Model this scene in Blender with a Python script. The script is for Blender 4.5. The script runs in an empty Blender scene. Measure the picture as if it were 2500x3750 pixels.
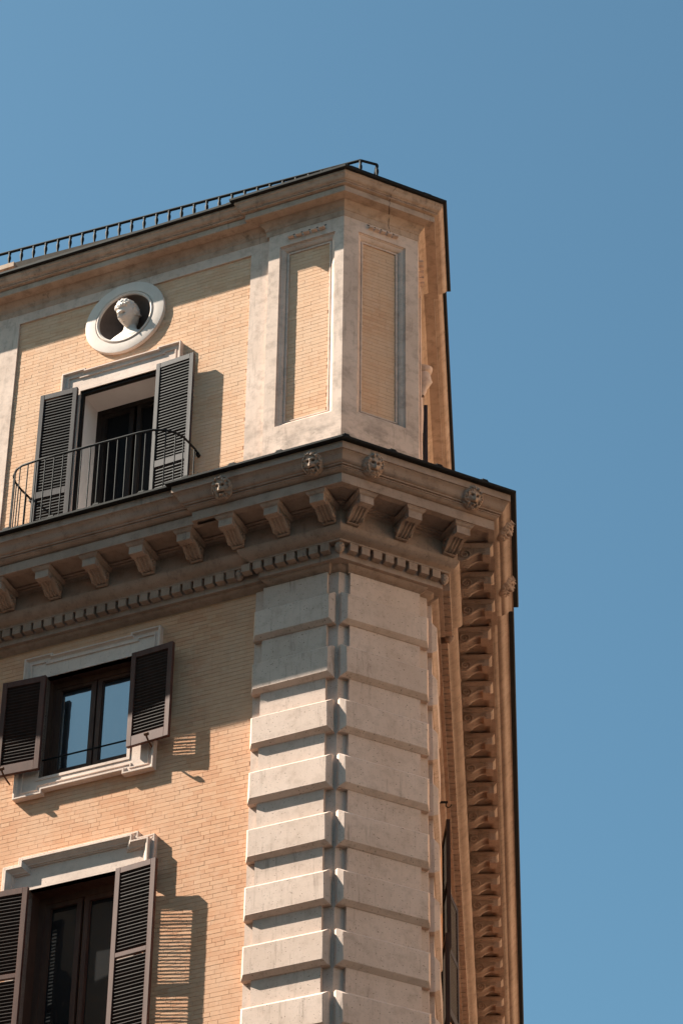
import bpy, bmesh, math, random
from mathutils import Vector, Matrix, noise as mnoise
random.seed(11)
rad = math.radians
SC = bpy.context.scene
COL = SC.collection

# ------------------------------------------------------------------ camera
CAM_PITCH, CAM_ROLL, CAM_FPX = rad(36.829), rad(0.8113), 11005.2
cam_d = bpy.data.cameras.new('camera')
cam = bpy.data.objects.new('camera', cam_d); COL.objects.link(cam)
cam_d.sensor_fit = 'VERTICAL'; cam_d.sensor_height = 24.0
cam_d.lens = 24.0 * CAM_FPX / 3750.0
cam_d.clip_end = 6000
fw = Vector((0, math.cos(CAM_PITCH), math.sin(CAM_PITCH)))
up0 = Vector((0, -math.sin(CAM_PITCH), math.cos(CAM_PITCH)))
rt0 = Vector((1, 0, 0))
crt = math.cos(CAM_ROLL) * rt0 + math.sin(CAM_ROLL) * up0
cup = -math.sin(CAM_ROLL) * rt0 + math.cos(CAM_ROLL) * up0
m = Matrix((crt, cup, -fw)).transposed().to_4x4()
m.translation = Vector((0, 0, 1.6))
cam.matrix_world = m
SC.camera = cam

# ------------------------------------------------------------------ facade frames
A_L, A_C, A_R = rad(155.082), rad(26.793), rad(86.103)
P0 = Vector((-0.0159, 24.2)); P1 = Vector((0.86436, 24.64453))
DIR = {k: Vector((math.cos(a), math.sin(a))) for k, a in zip('LCR', (A_L, A_C, A_R))}
NRM = {'L': Vector((-DIR['L'].y, DIR['L'].x)), 'C': Vector((DIR['C'].y, -DIR['C'].x)), 'R': Vector((DIR['R'].y, -DIR['R'].x))}
ORG = {'L': P0, 'C': P0, 'R': P1}
B0 = Vector((P0.x, P0.y, 0))
SUN_UDZ = (2.6, 1.0, 2.75)

# ------------------------------------------------------------------ light
s2 = DIR['L'] * SUN_UDZ[0] + NRM['L'] * SUN_UDZ[1]
sun_dir = Vector((s2.x, s2.y, SUN_UDZ[2])).normalized()
SUN_EL = math.asin(sun_dir.z); SUN_AZ = math.atan2(sun_dir.x, sun_dir.y)
w = bpy.data.worlds.new('World'); SC.world = w; w.use_nodes = True
nt = w.node_tree; nt.nodes.clear()
sky = nt.nodes.new('ShaderNodeTexSky'); sky.sky_type = 'NISHITA'; sky.sun_disc = False
sky.sun_elevation = SUN_EL; sky.sun_rotation = SUN_AZ
sky.altitude = 50; sky.air_density = 1.0; sky.dust_density = 1.3; sky.ozone_density = 0.0
bg = nt.nodes.new('ShaderNodeBackground'); bg.inputs['Strength'].default_value = 0.053
wo = nt.nodes.new('ShaderNodeOutputWorld')
wb = nt.nodes.new('ShaderNodeMix'); wb.data_type = 'RGBA'; wb.blend_type = 'MULTIPLY'; wb.inputs[0].default_value = 1
wb.inputs[7].default_value = (.675, 1.0, .965, 1)      # white balance of the whole sky
nt.links.new(sky.outputs[0], wb.inputs[6]); nt.links.new(wb.outputs[2], bg.inputs[0]); nt.links.new(bg.outputs[0], wo.inputs[0])
sl = bpy.data.lights.new('sun', 'SUN'); sl.energy = 5.0; sl.angle = rad(0.53); sl.color = (1.0, 0.93, 0.805)
so = bpy.data.objects.new('sun', sl); COL.objects.link(so)
so.rotation_mode = 'QUATERNION'; so.rotation_quaternion = sun_dir.to_track_quat('Z', 'Y'); so.location = (-30, 20, 50)
SC.view_settings.view_transform = 'Standard'; SC.view_settings.look = 'None'
SC.view_settings.gamma = 1.0; SC.view_settings.use_curve_mapping = False
SC.view_settings.exposure = 1.56

# ------------------------------------------------------------------ helpers
def X(fr, u, d, z=0.0):
    q = ORG[fr] + DIR[fr] * u + NRM[fr] * d
    return Vector((q.x - B0.x, q.y - B0.y, z))
def _mit(P, A, B):
    a, b = NRM[A], NRM[B]; det = a.x * b.y - a.y * b.x
    return Vector(((b.y - a.y) / det, (a.x - b.x) / det))
BLC, BCR = _mit(P0, 'L', 'C'), _mit(P1, 'C', 'R')
def mLC(d, z=0.0):
    q = P0 + BLC * d; return Vector((q.x - B0.x, q.y - B0.y, z))
def mCR(d, z=0.0):
    q = P1 + BCR * d; return Vector((q.x - B0.x, q.y - B0.y, z))
def FM(fr, u, d, z):
    """matrix of a piece standing on facade fr: local y outward, z up (x = u on L, -u on C and R)"""
    x = DIR[fr] if fr == 'L' else -DIR[fr]; n = NRM[fr]; t = X(fr, u, d, z)
    return Matrix(((x.x, n.x, 0, t.x), (x.y, n.y, 0, t.y), (0, 0, 1, t.z), (0, 0, 0, 1)))
def link(name, me, parent=None, mat=None, mtx=None):
    o = bpy.data.objects.new(name, me); COL.objects.link(o)
    if parent: o.parent = parent
    if mtx is not None: o.matrix_basis = mtx
    if mat is not None and me is not None and not me.materials: me.materials.append(mat)
    return o
def tag(o, label=None, cat=None, group=None, kind=None):
    for k, v in (('label', label), ('category', cat), ('group', group), ('kind', kind)):
        if v: o[k] = v
    return o
def empty(name, loc=(0, 0, 0)):
    o = bpy.data.objects.new(name, None); COL.objects.link(o); o.location = loc; o.empty_display_size = .2
    return o

class MB:
    def __init__(s): s.v = []; s.f = []; s.a = []
    def add(s, vs, fs, a=None):
        b = len(s.v); s.v += [tuple(p) for p in vs]
        s.f += [tuple(b + i for i in f) for f in fs]
        s.a += [a if a is not None else 0.5] * len(fs)
    def quad(s, *p, a=None): s.add(p, [tuple(range(len(p)))], a)
    def hexa(s, p, a=None):
        s.add(p, [(0, 3, 2, 1), (4, 5, 6, 7), (0, 1, 5, 4), (1, 2, 6, 5), (2, 3, 7, 6), (3, 0, 4, 7)], a)
    def box(s, fr, u0, u1, d0, d1, z0, z1, a=None):
        s.hexa([X(fr, u0, d0, z0), X(fr, u1, d0, z0), X(fr, u1, d1, z0), X(fr, u0, d1, z0),
                X(fr, u0, d0, z1), X(fr, u1, d0, z1), X(fr, u1, d1, z1), X(fr, u0, d1, z1)], a)
    def lbox(s, x0, x1, y0, y1, z0, z1, a=None):
        s.hexa([(x0, y0, z0), (x1, y0, z0), (x1, y1, z0), (x0, y1, z0), (x0, y0, z1), (x1, y0, z1), (x1, y1, z1), (x0, y1, z1)], a)
    def strips(s, rows, closed=False):
        """rows of points, joined by quads"""
        n = len(rows[0]); b = len(s.v)
        for r in rows: s.v += [tuple(p) for p in r]
        for i in range(len(rows) - 1):
            for j in range(n if closed else n - 1):
                k = (j + 1) % n
                s.f.append((b + i * n + j, b + i * n + k, b + (i + 1) * n + k, b + (i + 1) * n + j)); s.a.append(.5)
    def tube(s, pts, r, seg=6, cap=True):
        pts = [Vector(p) for p in pts]; rows = []; prev = None
        for i, p in enumerate(pts):
            t = (pts[min(i + 1, len(pts) - 1)] - pts[max(i - 1, 0)]).normalized()
            if prev is None:
                prev = t.cross(Vector((0, 0, 1)) if abs(t.z) < .9 else Vector((1, 0, 0))).normalized()
            nx = (prev - t * prev.dot(t)).normalized(); prev = nx; ny = t.cross(nx)
            rr = r[i] if isinstance(r, (list, tuple)) else r
            rows.append([p + (nx * math.cos(2 * math.pi * k / seg) + ny * math.sin(2 * math.pi * k / seg)) * rr for k in range(seg)])
        b = len(s.v); s.strips(rows, True)
        if cap:
            n = len(s.v); s.f.append(tuple(range(b, b + seg))); s.a.append(.5)
            s.f.append(tuple(range(n - seg, n))); s.a.append(.5)
    def mesh(s, name, smooth=None, attr=False, merge=True):
        me = bpy.data.meshes.new(name); me.from_pydata(s.v, [], s.f)
        if attr:
            at = me.attributes.new('rnd', 'FLOAT', 'FACE')
            at.data.foreach_set('value', s.a)
        bm = bmesh.new(); bm.from_mesh(me)
        if merge: bmesh.ops.remove_doubles(bm, verts=bm.verts, dist=1e-5)
        bmesh.ops.recalc_face_normals(bm, faces=bm.faces)
        bm.to_mesh(me); bm.free()
        if smooth is not None:
            me.shade_smooth(); me.set_sharp_from_angle(angle=rad(smooth))
        return me
    def obj(s, name, parent, mat, smooth=None, attr=False, mtx=None):
        return link(name, s.mesh(name, smooth, attr), parent, mat, mtx)

def plan_sweep(mb, prof, fn, closed=False):
    pts = list(prof) + ([prof[0]] if closed else [])
    mb.strips([[Vector((p.x, p.y, z)) for p in fn(d)] for d, z in pts])

def uz_sweep(mb, fr, path, prof, closed=False):
    """moulding profile [(inset, d)] swept along a (u,z) path with mitred corners, inset to the right-hand side"""
    n = len(path)
    def nrm(a, b):
        t = Vector((b[0] - a[0], b[1] - a[1])).normalized(); return Vector((-t.y, t.x))
    offs = []
    for i in range(n):
        if closed: n1, n2 = nrm(path[i - 1], path[i]), nrm(path[i], path[(i + 1) % n])
        else:
            n1 = nrm(path[max(i - 1, 0)], path[max(i, 1)]); n2 = nrm(path[min(i, n - 2)], path[min(i + 1, n - 1)])
        b = (n1 + n2) / (1 + n1.dot(n2)); offs.append(b)
    rows = []
    for o, d in prof:
        rows.append([X(fr, path[i][0] + offs[i].x * o, d, path[i][1] + offs[i].y * o) for i in range(n)])
    mb.strips(rows, closed)

# ------------------------------------------------------------------ materials
def N(t, typ, **kw):
    n = t.nodes.new(typ)
    for k, v in kw.items():
        if k.startswith('i_'):
            n.inputs[k[2:].replace('_', ' ')].default_value = v
        else: setattr(n, k, v)
    return n
def mix(t, fac, a, b, mode='MIX'):
    n = t.nodes.new('ShaderNodeMix'); n.data_type = 'RGBA'; n.blend_type = mode
    for i, v in ((0, fac), (6, a), (7, b)):
        if isinstance(v, bpy.types.NodeSocket): t.links.new(v, n.inputs[i])
        elif i == 0: n.inputs[0].default_value = v
        else: n.inputs[i].default_value = (*v, 1)
    return n.outputs[2]
def ramp(t, src, lo, hi, a=0.0, b=1.0):
    n = t.nodes.new('ShaderNodeMapRange'); n.inputs['From Min'].default_value = lo; n.inputs['From Max'].default_value = hi
    n.inputs['To Min'].default_value = a; n.inputs['To Max'].default_value = b; n.clamp = True
    t.links.new(src, n.inputs['Value']); return n.outputs[0]
def newmat(name):
    mt = bpy.data.materials.new(name); mt.use_nodes = True; t = mt.node_tree
    return mt, t, t.nodes['Principled BSDF']
def noise(t, pos, scale, detail=4, stretch=None, rough=.55):
    v = pos
    if stretch:
        mp = t.nodes.new('ShaderNodeMapping'); mp.inputs['Scale'].default_value = stretch
        t.links.new(pos, mp.inputs['Vector']); v = mp.outputs[0]
    n = N(t, 'ShaderNodeTexNoise'); n.inputs['Scale'].default_value = scale; n.inputs['Detail'].default_value = detail
    n.inputs['Roughness'].default_value = rough; t.links.new(v, n.inputs['Vector'])
    return n.outputs[0]
def mathn(t, op, a, b):
    n = t.nodes.new('ShaderNodeMath'); n.operation = op
    for i, v in ((0, a), (1, b)):
        if isinstance(v, bpy.types.NodeSocket): t.links.new(v, n.inputs[i])
        else: n.inputs[i].default_value = v
    return n.outputs[0]

WARM = (1.02, .96, .97)
def warm(c): return tuple(a * b for a, b in zip(c, WARM))
def stone_mat(name, c_light, c_mid, c_dark, pores=0.6, streak=0.5, blotch=0.5, rough=0.85, bump=.35, pore_scale=70, grain=.25, tone=.0, stain=None):
    c_light, c_mid, c_dark = warm(c_light), warm(c_mid), warm(c_dark)
    mt, t, p = newmat(name)
    pos = N(t, 'ShaderNodeNewGeometry').outputs['Position']
    big = noise(t, pos, 1.7, 5); med = noise(t, pos, 9, 6, rough=.65)
    col = mix(t, ramp(t, big, .35, .65), c_light, c_mid)
    col = mix(t, mathn(t, 'MULTIPLY', ramp(t, med, .48, .75), blotch), col, c_dark)
    st = noise(t, pos, 6, 5, (3.5, 3.5, .35), .7)
    gate = noise(t, pos, 1.1, 2)
    stf = mathn(t, 'MULTIPLY', ramp(t, st, .55, .78), ramp(t, gate, .42, .62))
    col = mix(t, mathn(t, 'MULTIPLY', stf, streak), col, tuple(.45 * c for c in c_dark))
    fine = noise(t, pos, 190, 3, rough=.7)
    col = mix(t, mathn(t, 'MULTIPLY', ramp(t, fine, .4, .75), grain), col, tuple(.5 * c for c in c_mid))
    po = noise(t, pos, pore_scale, 2, (1, 1, 1.5))
    pf = ramp(t, po, .665, .70)
    col = mix(t, mathn(t, 'MULTIPLY', pf, pores), col, tuple(.22 * c for c in c_dark))
    if tone:
        oi = N(t, 'ShaderNodeObjectInfo').outputs['Random']
        col = mix(t, ramp(t, oi, 0, 1, 0, tone), col, c_dark)
    if stain:
        sx = t.nodes.new('ShaderNodeSeparateXYZ'); t.links.new(pos, sx.inputs[0])
        band = mathn(t, 'MULTIPLY', ramp(t, sx.outputs['Z'], stain[0], stain[1], 1, 0), ramp(t, noise(t, pos, 3.2, 6, (1, 1, 1.6), .68), .46, .66))
        col = mix(t, mathn(t, 'MULTIPLY', band, .8), col, (.075, .065, .055))
    t.links.new(col, p.inputs['Base Color']); p.inputs['Roughness'].default_value = rough
    p.inputs['Specular IOR Level'].default_value = .25
    h = mathn(t, 'SUBTRACT', mathn(t, 'ADD', mathn(t, 'MULTIPLY', med, .8), mathn(t, 'MULTIPLY', fine, .25)), mathn(t, 'MULTIPLY', pf, .6))
    bn = t.nodes.new('ShaderNodeBump'); bn.inputs['Strength'].default_value = bump; bn.inputs['Distance'].default_value = .006
    t.links.new(h, bn.inputs['Height']); t.links.new(bn.outputs[0], p.inputs['Normal'])
    return mt

M = {}
M['quoin'] = stone_mat('travertine_quoin', (.69, .565, .475), (.61, .485, .395), (.36, .275, .215), pores=.85, streak=.95, blotch=.55, pore_scale=50, tone=.36)
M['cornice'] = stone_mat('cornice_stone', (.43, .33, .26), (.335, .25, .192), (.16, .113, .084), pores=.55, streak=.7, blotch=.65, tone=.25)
M['attic'] = stone_mat('attic_plaster', (.66, .535, .44), (.55, .435, .35), (.24, .185, .147), pores=.12, streak=.6, blotch=.6, pore_scale=40, stain=(20.7, 21.35))
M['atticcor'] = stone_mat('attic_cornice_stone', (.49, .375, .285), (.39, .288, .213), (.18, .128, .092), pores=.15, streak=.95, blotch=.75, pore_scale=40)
M['surround'] = stone_mat('window_stone', (.68, .57, .485), (.59, .48, .40), (.36, .28, .225), pores=.5, streak=.35, blotch=.35)
M['marble'] = stone_mat('white_marble', (.74, .69, .62), (.66, .60, .53), (.42, .36, .29), pores=0, streak=.3, blotch=.45, rough=.6, bump=.1, grain=.06)
M['ring'] = stone_mat('ring_marble', (.66, .59, .52), (.58, .515, .45), (.42, .36, .30), pores=.05, streak=.25, blotch=.25, rough=.7, bump=.15, grain=.1)
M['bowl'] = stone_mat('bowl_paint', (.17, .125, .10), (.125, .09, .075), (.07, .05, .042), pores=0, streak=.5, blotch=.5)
M['reveal'] = stone_mat('reveal_plaster', (.72, .69, .65), (.66, .63, .59), (.5, .46, .42), pores=0, streak=.1, blotch=.2, grain=.05)
M['lion'] = stone_mat('lion_stone', (.41, .315, .245), (.335, .25, .19), (.17, .122, .09), pores=.4, streak=.3, blotch=.6)

def brick_mat(name, cols, pale):
    mt, t, p = newmat(name)
    pos = N(t, 'ShaderNodeNewGeometry').outputs['Position']
    cols = [warm(c) for c in cols]; pale = warm(pale)
    at = N(t, 'ShaderNodeAttribute', attribute_name='rnd').outputs['Fac']
    col = mix(t, at, cols[0], cols[1])
    big = noise(t, pos, 1.6, 5, rough=.6); med = noise(t, pos, 11, 5, rough=.65); fine = noise(t, pos, 160, 3, rough=.7)
    col = mix(t, mathn(t, 'MULTIPLY', ramp(t, big, .42, .62), .85), col, cols[2])
    col = mix(t, mathn(t, 'MULTIPLY', ramp(t, med, .5, .72), .5), col, pale)
    st = noise(t, pos, 5, 4, (3, 3, .4), .7)
    col = mix(t, mathn(t, 'MULTIPLY', ramp(t, st, .55, .8), .3), col, tuple(.6 * c for c in cols[2]))
    col = mix(t, mathn(t, 'MULTIPLY', ramp(t, fine, .4, .75), .16), col, tuple(.55 * c for c in cols[1]))
    t.links.new(col, p.inputs['Base Color']); p.inputs['Roughness'].default_value = .9; p.inputs['Specular IOR Level'].default_value = .2
    h = mathn(t, 'ADD', mathn(t, 'MULTIPLY', med, .7), mathn(t, 'MULTIPLY', fine, .3))
    bn = t.nodes.new('ShaderNodeBump'); bn.inputs['Strength'].default_value = .3; bn.inputs['Distance'].default_value = .005
    t.links.new(h, bn.inputs['Height']); t.links.new(bn.outputs[0], p.inputs['Normal'])
    return mt
M['brick'] = brick_mat('ochre_brick', ((.62, .375, .225), (.545, .295, .168), (.585, .37, .235)), (.64, .435, .295))
M['brickatt'] = brick_mat('attic_brick', ((.655, .435, .275), (.585, .36, .218), (.62, .43, .285)), (.68, .495, .355))
M['mortar'] = stone_mat('mortar', (.47, .275, .155), (.41, .235, .13), (.27, .15, .08), pores=0, streak=.2, blotch=.5)
M['mortaratt'] = stone_mat('attic_mortar', (.585, .39, .25), (.53, .35, .215), (.38, .245, .15), pores=0, streak=.2, blotch=.5)

def paint_mat(name, c1, c2, wear, rough=.55, amt=.4):
    mt, t, p = newmat(name)
    pos = N(t, 'ShaderNodeNewGeometry').outputs['Position']
    a = noise(t, pos, 7, 4, (2, 2, .5)); b = noise(t, pos, 60, 4, (2.5, 2.5, .4), .7)
    col = mix(t, ramp(t, a, .35, .65), c1, c2)
    col = mix(t, mathn(t, 'MULTIPLY', ramp(t, b, .58, .72), amt), col, wear)
    t.links.new(col, p.inputs['Base Color']); p.inputs['Roughness'].default_value = rough
    p.inputs['Specular IOR Level'].default_value = .15
    bn = t.nodes.new('ShaderNodeBump'); bn.inputs['Strength'].default_value = .25; bn.inputs['Distance'].default_value = .002
    t.links.new(b, bn.inputs['Height']); t.links.new(bn.outputs[0], p.inputs['Normal'])
    return mt
M['shutter'] = paint_mat('brown_shutter_paint', (.098, .042, .031), (.074, .031, .023), (.035, .016, .012))
M['shutteratt'] = paint_mat('grey_shutter_paint', (.044, .033, .034), (.034, .026, .027), (.05, .042, .04), rough=.45)
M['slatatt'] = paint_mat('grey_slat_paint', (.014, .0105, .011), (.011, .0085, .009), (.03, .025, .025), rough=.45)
M['slat'] = paint_mat('shaded_slat_paint', (.028, .0125, .0095), (.021, .0095, .007), (.015, .007, .006))  # shutter brown darkened: shade between the slats put into the colour
M['wood'] = paint_mat('dark_window_wood', (.10, .05, .034), (.075, .036, .026), (.035, .018, .014), rough=.5)
M['darkwood'] = paint_mat('near_black_wood', (.02, .014, .012), (.016, .012, .010), (.012, .009, .008), rough=.6)
M['iron'] = paint_mat('black_iron', (.010, .010, .011), (.008, .008, .009), (.03, .022, .016), rough=.65, amt=.2)
M['gutter'] = paint_mat('black_gutter', (.016, .014, .013), (.011, .010, .010), (.03, .022, .018), rough=.65, amt=.4)
M['roof'] = paint_mat('roof_felt', (.06, .048, .04), (.045, .036, .03), (.025, .02, .017), rough=.9)
M['rust'] = paint_mat('rusty_iron', (.10, .05, .03), (.07, .035, .022), (.03, .018, .014), rough=.8)
M['dark'] = paint_mat('dark_interior', (.012, .010, .010), (.010, .009, .009), (.008, .007, .007), rough=.9)
def glass_mat(name, fac, tint, spec=.5):
    mt, t, p = newmat(name)
    pos = N(t, 'ShaderNodeNewGeometry').outputs['Position']
    p.inputs['Specular IOR Level'].default_value = spec; p.inputs['Base Color'].default_value = (.010, .010, .011, 1); p.inputs['Roughness'].default_value = .25
    g = N(t, 'ShaderNodeBsdfGlossy'); g.inputs['Roughness'].default_value = .02; g.inputs['Color'].default_value = (*tint, 1)
    bn = t.nodes.new('ShaderNodeBump'); bn.inputs['Strength'].default_value = .12; bn.inputs['Distance'].default_value = .02
    t.links.new(noise(t, pos, 3.0, 2), bn.inputs['Height']); t.links.new(bn.outputs[0], g.inputs['Normal'])
    mx = N(t, 'ShaderNodeMixShader'); mx.inputs[0].default_value = fac
    t.links.new(p.outputs[0], mx.inputs[1]); t.links.new(g.outputs[0], mx.inputs[2])
    t.links.new(mx.outputs[0], t.nodes['Material Output'].inputs['Surface'])
    return mt
M['glass'] = glass_mat('window_glass', .26, (.9, .95, 1.0))
M['glassdark'] = glass_mat('dim_window_glass', .03, (.9, .95, 1.0), .1)
M['glassblack'] = glass_mat('unlit_window_glass', .002, (.9, .95, 1.0), 0.0)
M['street'] = stone_mat('street_paving', (.055, .05, .046), (.045, .041, .038), (.03, .028, .026), pores=0, streak=0, blotch=.4)
M['low_bounce_base'] = stone_mat('low_bounce_stone', (.12, .10, .085), (.10, .085, .07), (.06, .05, .042), pores=0, streak=.3, blotch=.4)  # for the added base that dulls bounce light from below
M['ochre'] = stone_mat('ochre_plaster', (.76, .57, .39), (.70, .51, .34), (.52, .38, .25), pores=0, streak=.3, blotch=.4)

# ------------------------------------------------------------------ the setting
mb = MB(); mb.add([(-2500, -2500, 0), (2500, -2500, 0), (2500, 2500, 0), (-2500, 2500, 0)], [(0, 1, 2, 3)])
tag(mb.obj('ground', None, M['street']), kind='structure')

def unseen_neighbour(label, x0, x1, y0, y1, h, side):  # unseen buildings, added for their bounce light, reflections and sky blocking
    o = empty('unseen_building', ((x0 + x1) / 2, (y0 + y1) / 2, 0)); cx, cy = (x0 + x1) / 2, (y0 + y1) / 2
    e = MB(); hx, hy = (x1 - x0) / 2, (y1 - y0) / 2
    e.lbox(-hx, hx, -hy, hy, 0, h); e.obj('wall', o, M['ochre'])
    e = MB(); e.lbox(-hx - .5, hx + .5, -hy - .5, hy + .5, h, h + .5); e.obj('roof', o, M['roof'])
    e = MB(); e.lbox(-hx - .12, hx + .12, -hy - .12, hy + .12, 0, 12.5); e.obj('low_bounce_base', o, M['low_bounce_base'])  # dark base added to cut the bounce light on downward faces
    wm = MB(); wm.lbox(-.06, .06, -.6, .6, 0, 1.9); wm = wm.mesh('window'); wm.materials.append(M['dark'])
    n = int((y1 - y0) / 3.5)
    for i in range(n):
        for z in range(2, int(h) - 2, 4):
            link('window', wm, o, None, Matrix.Translation((hx * side, -hy + 1.8 + 3.5 * i, z)))
    return tag(o, label, 'building')
unseen_neighbour('unseen ochre building added across the street on the right for warm bounce light', 14.0, 27.0, 15.0, 72.0, 27.0, -1)
unseen_neighbour('unseen plain building added behind the viewer on the left to darken reflections', -40.0, -16.0, -34.0, 20.0, 26.0, 1)

BLD = empty('corner_palazzo', B0)
tag(BLD, 'ochre brick corner palazzo with pale stone quoins and heavy bracketed cornice', 'building')

# ------------------------------------------------------------------ stone carcass
LEND, REND = 7.0, 16.0
def plan_main(d, off=.05, eL=.66, kL=.93, eR=.61, kR=.95):
    a, b = eL + kL * d, eR + kR * d
    return [X('L', LEND, d - off), X('L', a, d - off), X('L', a, d), mLC(d), mCR(d), X('R', b, d), X('R', b, d - off), X('R', REND, d - off)]
def plan_arch(d, off=.05, n=.045):
    a, b = .70 + .8 * d, .64 + .9 * d; q = .105 - .5 * d
    return [X('L', LEND, d - off), X('L', a, d - off), X('L', a, d), X('L', q, d), X('L', q, d - n), mLC(d - n),
            X('C', q, d - n), X('C', q, d), X('C', .985 - q, d), X('C', .985 - q, d - n), mCR(d - n), X('R', q, d - n), X('R', q, d),
            X('R', b, d), X('R', b, d - off), X('R', REND, d - off)]
mb = MB()
plan_sweep(mb, [(-.03, 18.972), (.03, 18.972), (.034, 18.978), (.034, 18.986), (.046, 18.992), (.068, 19.000), (.092, 19.008), (.108, 19.018), (.116, 19.026), (.118, 19.036), (.10, 19.04)], plan_arch)
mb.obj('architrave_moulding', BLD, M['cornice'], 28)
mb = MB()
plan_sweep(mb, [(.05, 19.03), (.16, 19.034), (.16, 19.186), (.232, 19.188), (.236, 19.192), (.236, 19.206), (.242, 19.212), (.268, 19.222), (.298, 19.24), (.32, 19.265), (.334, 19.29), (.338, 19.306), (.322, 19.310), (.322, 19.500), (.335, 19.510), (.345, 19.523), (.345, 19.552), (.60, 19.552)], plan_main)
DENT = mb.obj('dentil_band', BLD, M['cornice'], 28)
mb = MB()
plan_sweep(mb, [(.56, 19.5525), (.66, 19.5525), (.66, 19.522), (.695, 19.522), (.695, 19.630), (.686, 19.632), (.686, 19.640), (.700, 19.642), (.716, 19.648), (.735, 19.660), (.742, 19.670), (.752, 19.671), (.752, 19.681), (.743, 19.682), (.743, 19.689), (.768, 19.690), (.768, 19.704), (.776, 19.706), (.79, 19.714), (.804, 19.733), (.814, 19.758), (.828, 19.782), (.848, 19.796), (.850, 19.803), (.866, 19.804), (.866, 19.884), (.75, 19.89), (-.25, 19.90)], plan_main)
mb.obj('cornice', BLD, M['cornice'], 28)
mb = MB()
plan_sweep(mb, [(.78, 19.886), (.912, 19.884), (.922, 19.892), (.924, 19.913), (.908, 19.919), (.78, 19.915)], plan_main, True)
GUT = mb.obj('gutter', BLD, M['gutter'], 28)
for fr, us in (('L', [.25 + .52 * i for i in range(9)]), ('C', [-.40, .12, .64, 1.16]), ('R', [-.2 + .62 * i for i in range(16)])):
    for u in us:
        off = 0 if (fr == 'C' or u < 1.4) else .05
        g = MB(); g.lbox(-.045, .045, -.05, .012, 0, .016); g.lbox(-.03, .03, -.012, .02, .004, .022)
        link('gutter_clip', g.mesh('gutter_clip'), GUT, M['gutter'], FM(fr, u, .90 - off, 19.915))

# attic cornice
def plan_att(d, off=.05):
    a, b = 1.03 + d, 1.10 + d
    return [X('L', LEND, d - off), X('L', a, d - off), X('L', a, d), mLC(d), mCR(d), X('R', b, d), X('R', b, d - off), X('R', REND, d - off)]
mb = MB()
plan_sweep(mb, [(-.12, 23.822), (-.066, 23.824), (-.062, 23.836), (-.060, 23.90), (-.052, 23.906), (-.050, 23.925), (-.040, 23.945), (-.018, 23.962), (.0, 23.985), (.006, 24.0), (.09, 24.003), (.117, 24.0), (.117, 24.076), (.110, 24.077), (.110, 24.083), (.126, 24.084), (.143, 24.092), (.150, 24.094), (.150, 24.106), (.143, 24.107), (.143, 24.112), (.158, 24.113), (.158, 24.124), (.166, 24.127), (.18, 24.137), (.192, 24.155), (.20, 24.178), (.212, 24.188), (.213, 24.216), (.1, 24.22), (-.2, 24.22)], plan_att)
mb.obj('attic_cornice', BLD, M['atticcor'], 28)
mb = MB()
plan_sweep(mb, [(.18, 24.218), (.244, 24.216), (.254, 24.224), (.256, 24.250), (.243, 24.258), (.14, 24.256)], plan_att, True)
GUT2 = mb.obj('gutter', BLD, M['gutter'], 28)
for fr, us in (('L', [.1, 1.3, 2.55, 3.7]), ('C', [.0, .9]), ('R', [0, .6, 2.2, 3.4])):
    for u in us:
        g = MB(); g.lbox(-.05, .05, -.06, .008, 0, .013)
        link('gutter_clip', g.mesh('gutter_clip'), GUT2, M['gutter'], FM(fr, u, .235 - (.05 if u > 1.25 else 0), 24.256))
# roof deck and unseen closing plane, added to keep light from leaking in
mb = MB(); pl = plan_att(-.02)
mb.quad(*[Vector((p.x, p.y, 24.232)) for p in pl])
mb.obj('roof_deck', BLD, M['roof'])
mb = MB(); a, b = X('L', LEND, -.2), X('R', REND, -.2)
mb.quad(Vector((a.x, a.y, 0)), Vector((b.x, b.y, 0)), Vector((b.x, b.y, 24.23)), Vector((a.x, a.y, 24.23)))
mb.obj('light_seal', BLD, M['ochre'])

# ------------------------------------------------------------------ pilasters with quoin blocks
mb = MB()
rows = [[X('L', .91, -.12, z), X('L', .91, 0, z), mLC(0, z), mCR(0, z), X('R', .91, 0, z), X('R', .91, -.12, z)] for z in (0, 18.985)]
mb.strips(rows)
mb.obj('pilaster_backing', BLD, M['quoin'])
def block_mesh(hw, hb, h):
    """front half-width, back half-width, front height; z=0 at the front's lower edge; small edge chips"""
    e = MB(); c = hb - hw
    f = [(-hw, .100, 0), (hw, .100, 0), (hw, .100, h), (-hw, .100, h)]
    b = [(-hb, .052, -c), (hb, .052, -c), (hb, .052, h + c), (-hb, .052, h + c)]
    k = [(x, -.03, z) for x, y, z in b]
    e.add(f + b + k, [(0, 1, 2, 3), (4, 5, 1, 0), (5, 6, 2, 1), (6, 7, 3, 2), (7, 4, 0, 3), (8, 9, 5, 4), (9, 10, 6, 5), (10, 11, 7, 6), (11, 8, 4, 7)])
    me = e.mesh('quoin_block'); bm = bmesh.new(); bm.from_mesh(me)
    eds = [ed for ed in bm.edges if all(v.co.y > .04 for v in ed.verts)]
    bmesh.ops.bevel(bm, geom=eds, offset=.0035, segments=1, affect='EDGES')
    for v in bm.verts:
        if v.co.y > .04: v.co += Vector((random.gauss(0, .0012), random.gauss(0, .0012), random.gauss(0, .0012)))
    bm.to_mesh(me); bm.free()
    me.materials.append(M['quoin']); return me
PIL = {'L': (.105, .805, .06, .86, .012, .888), 'C': (.104, .884, .047, .930, .004, .973), 'R': (.105, .805, .06, .86, .012, .888)}
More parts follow.
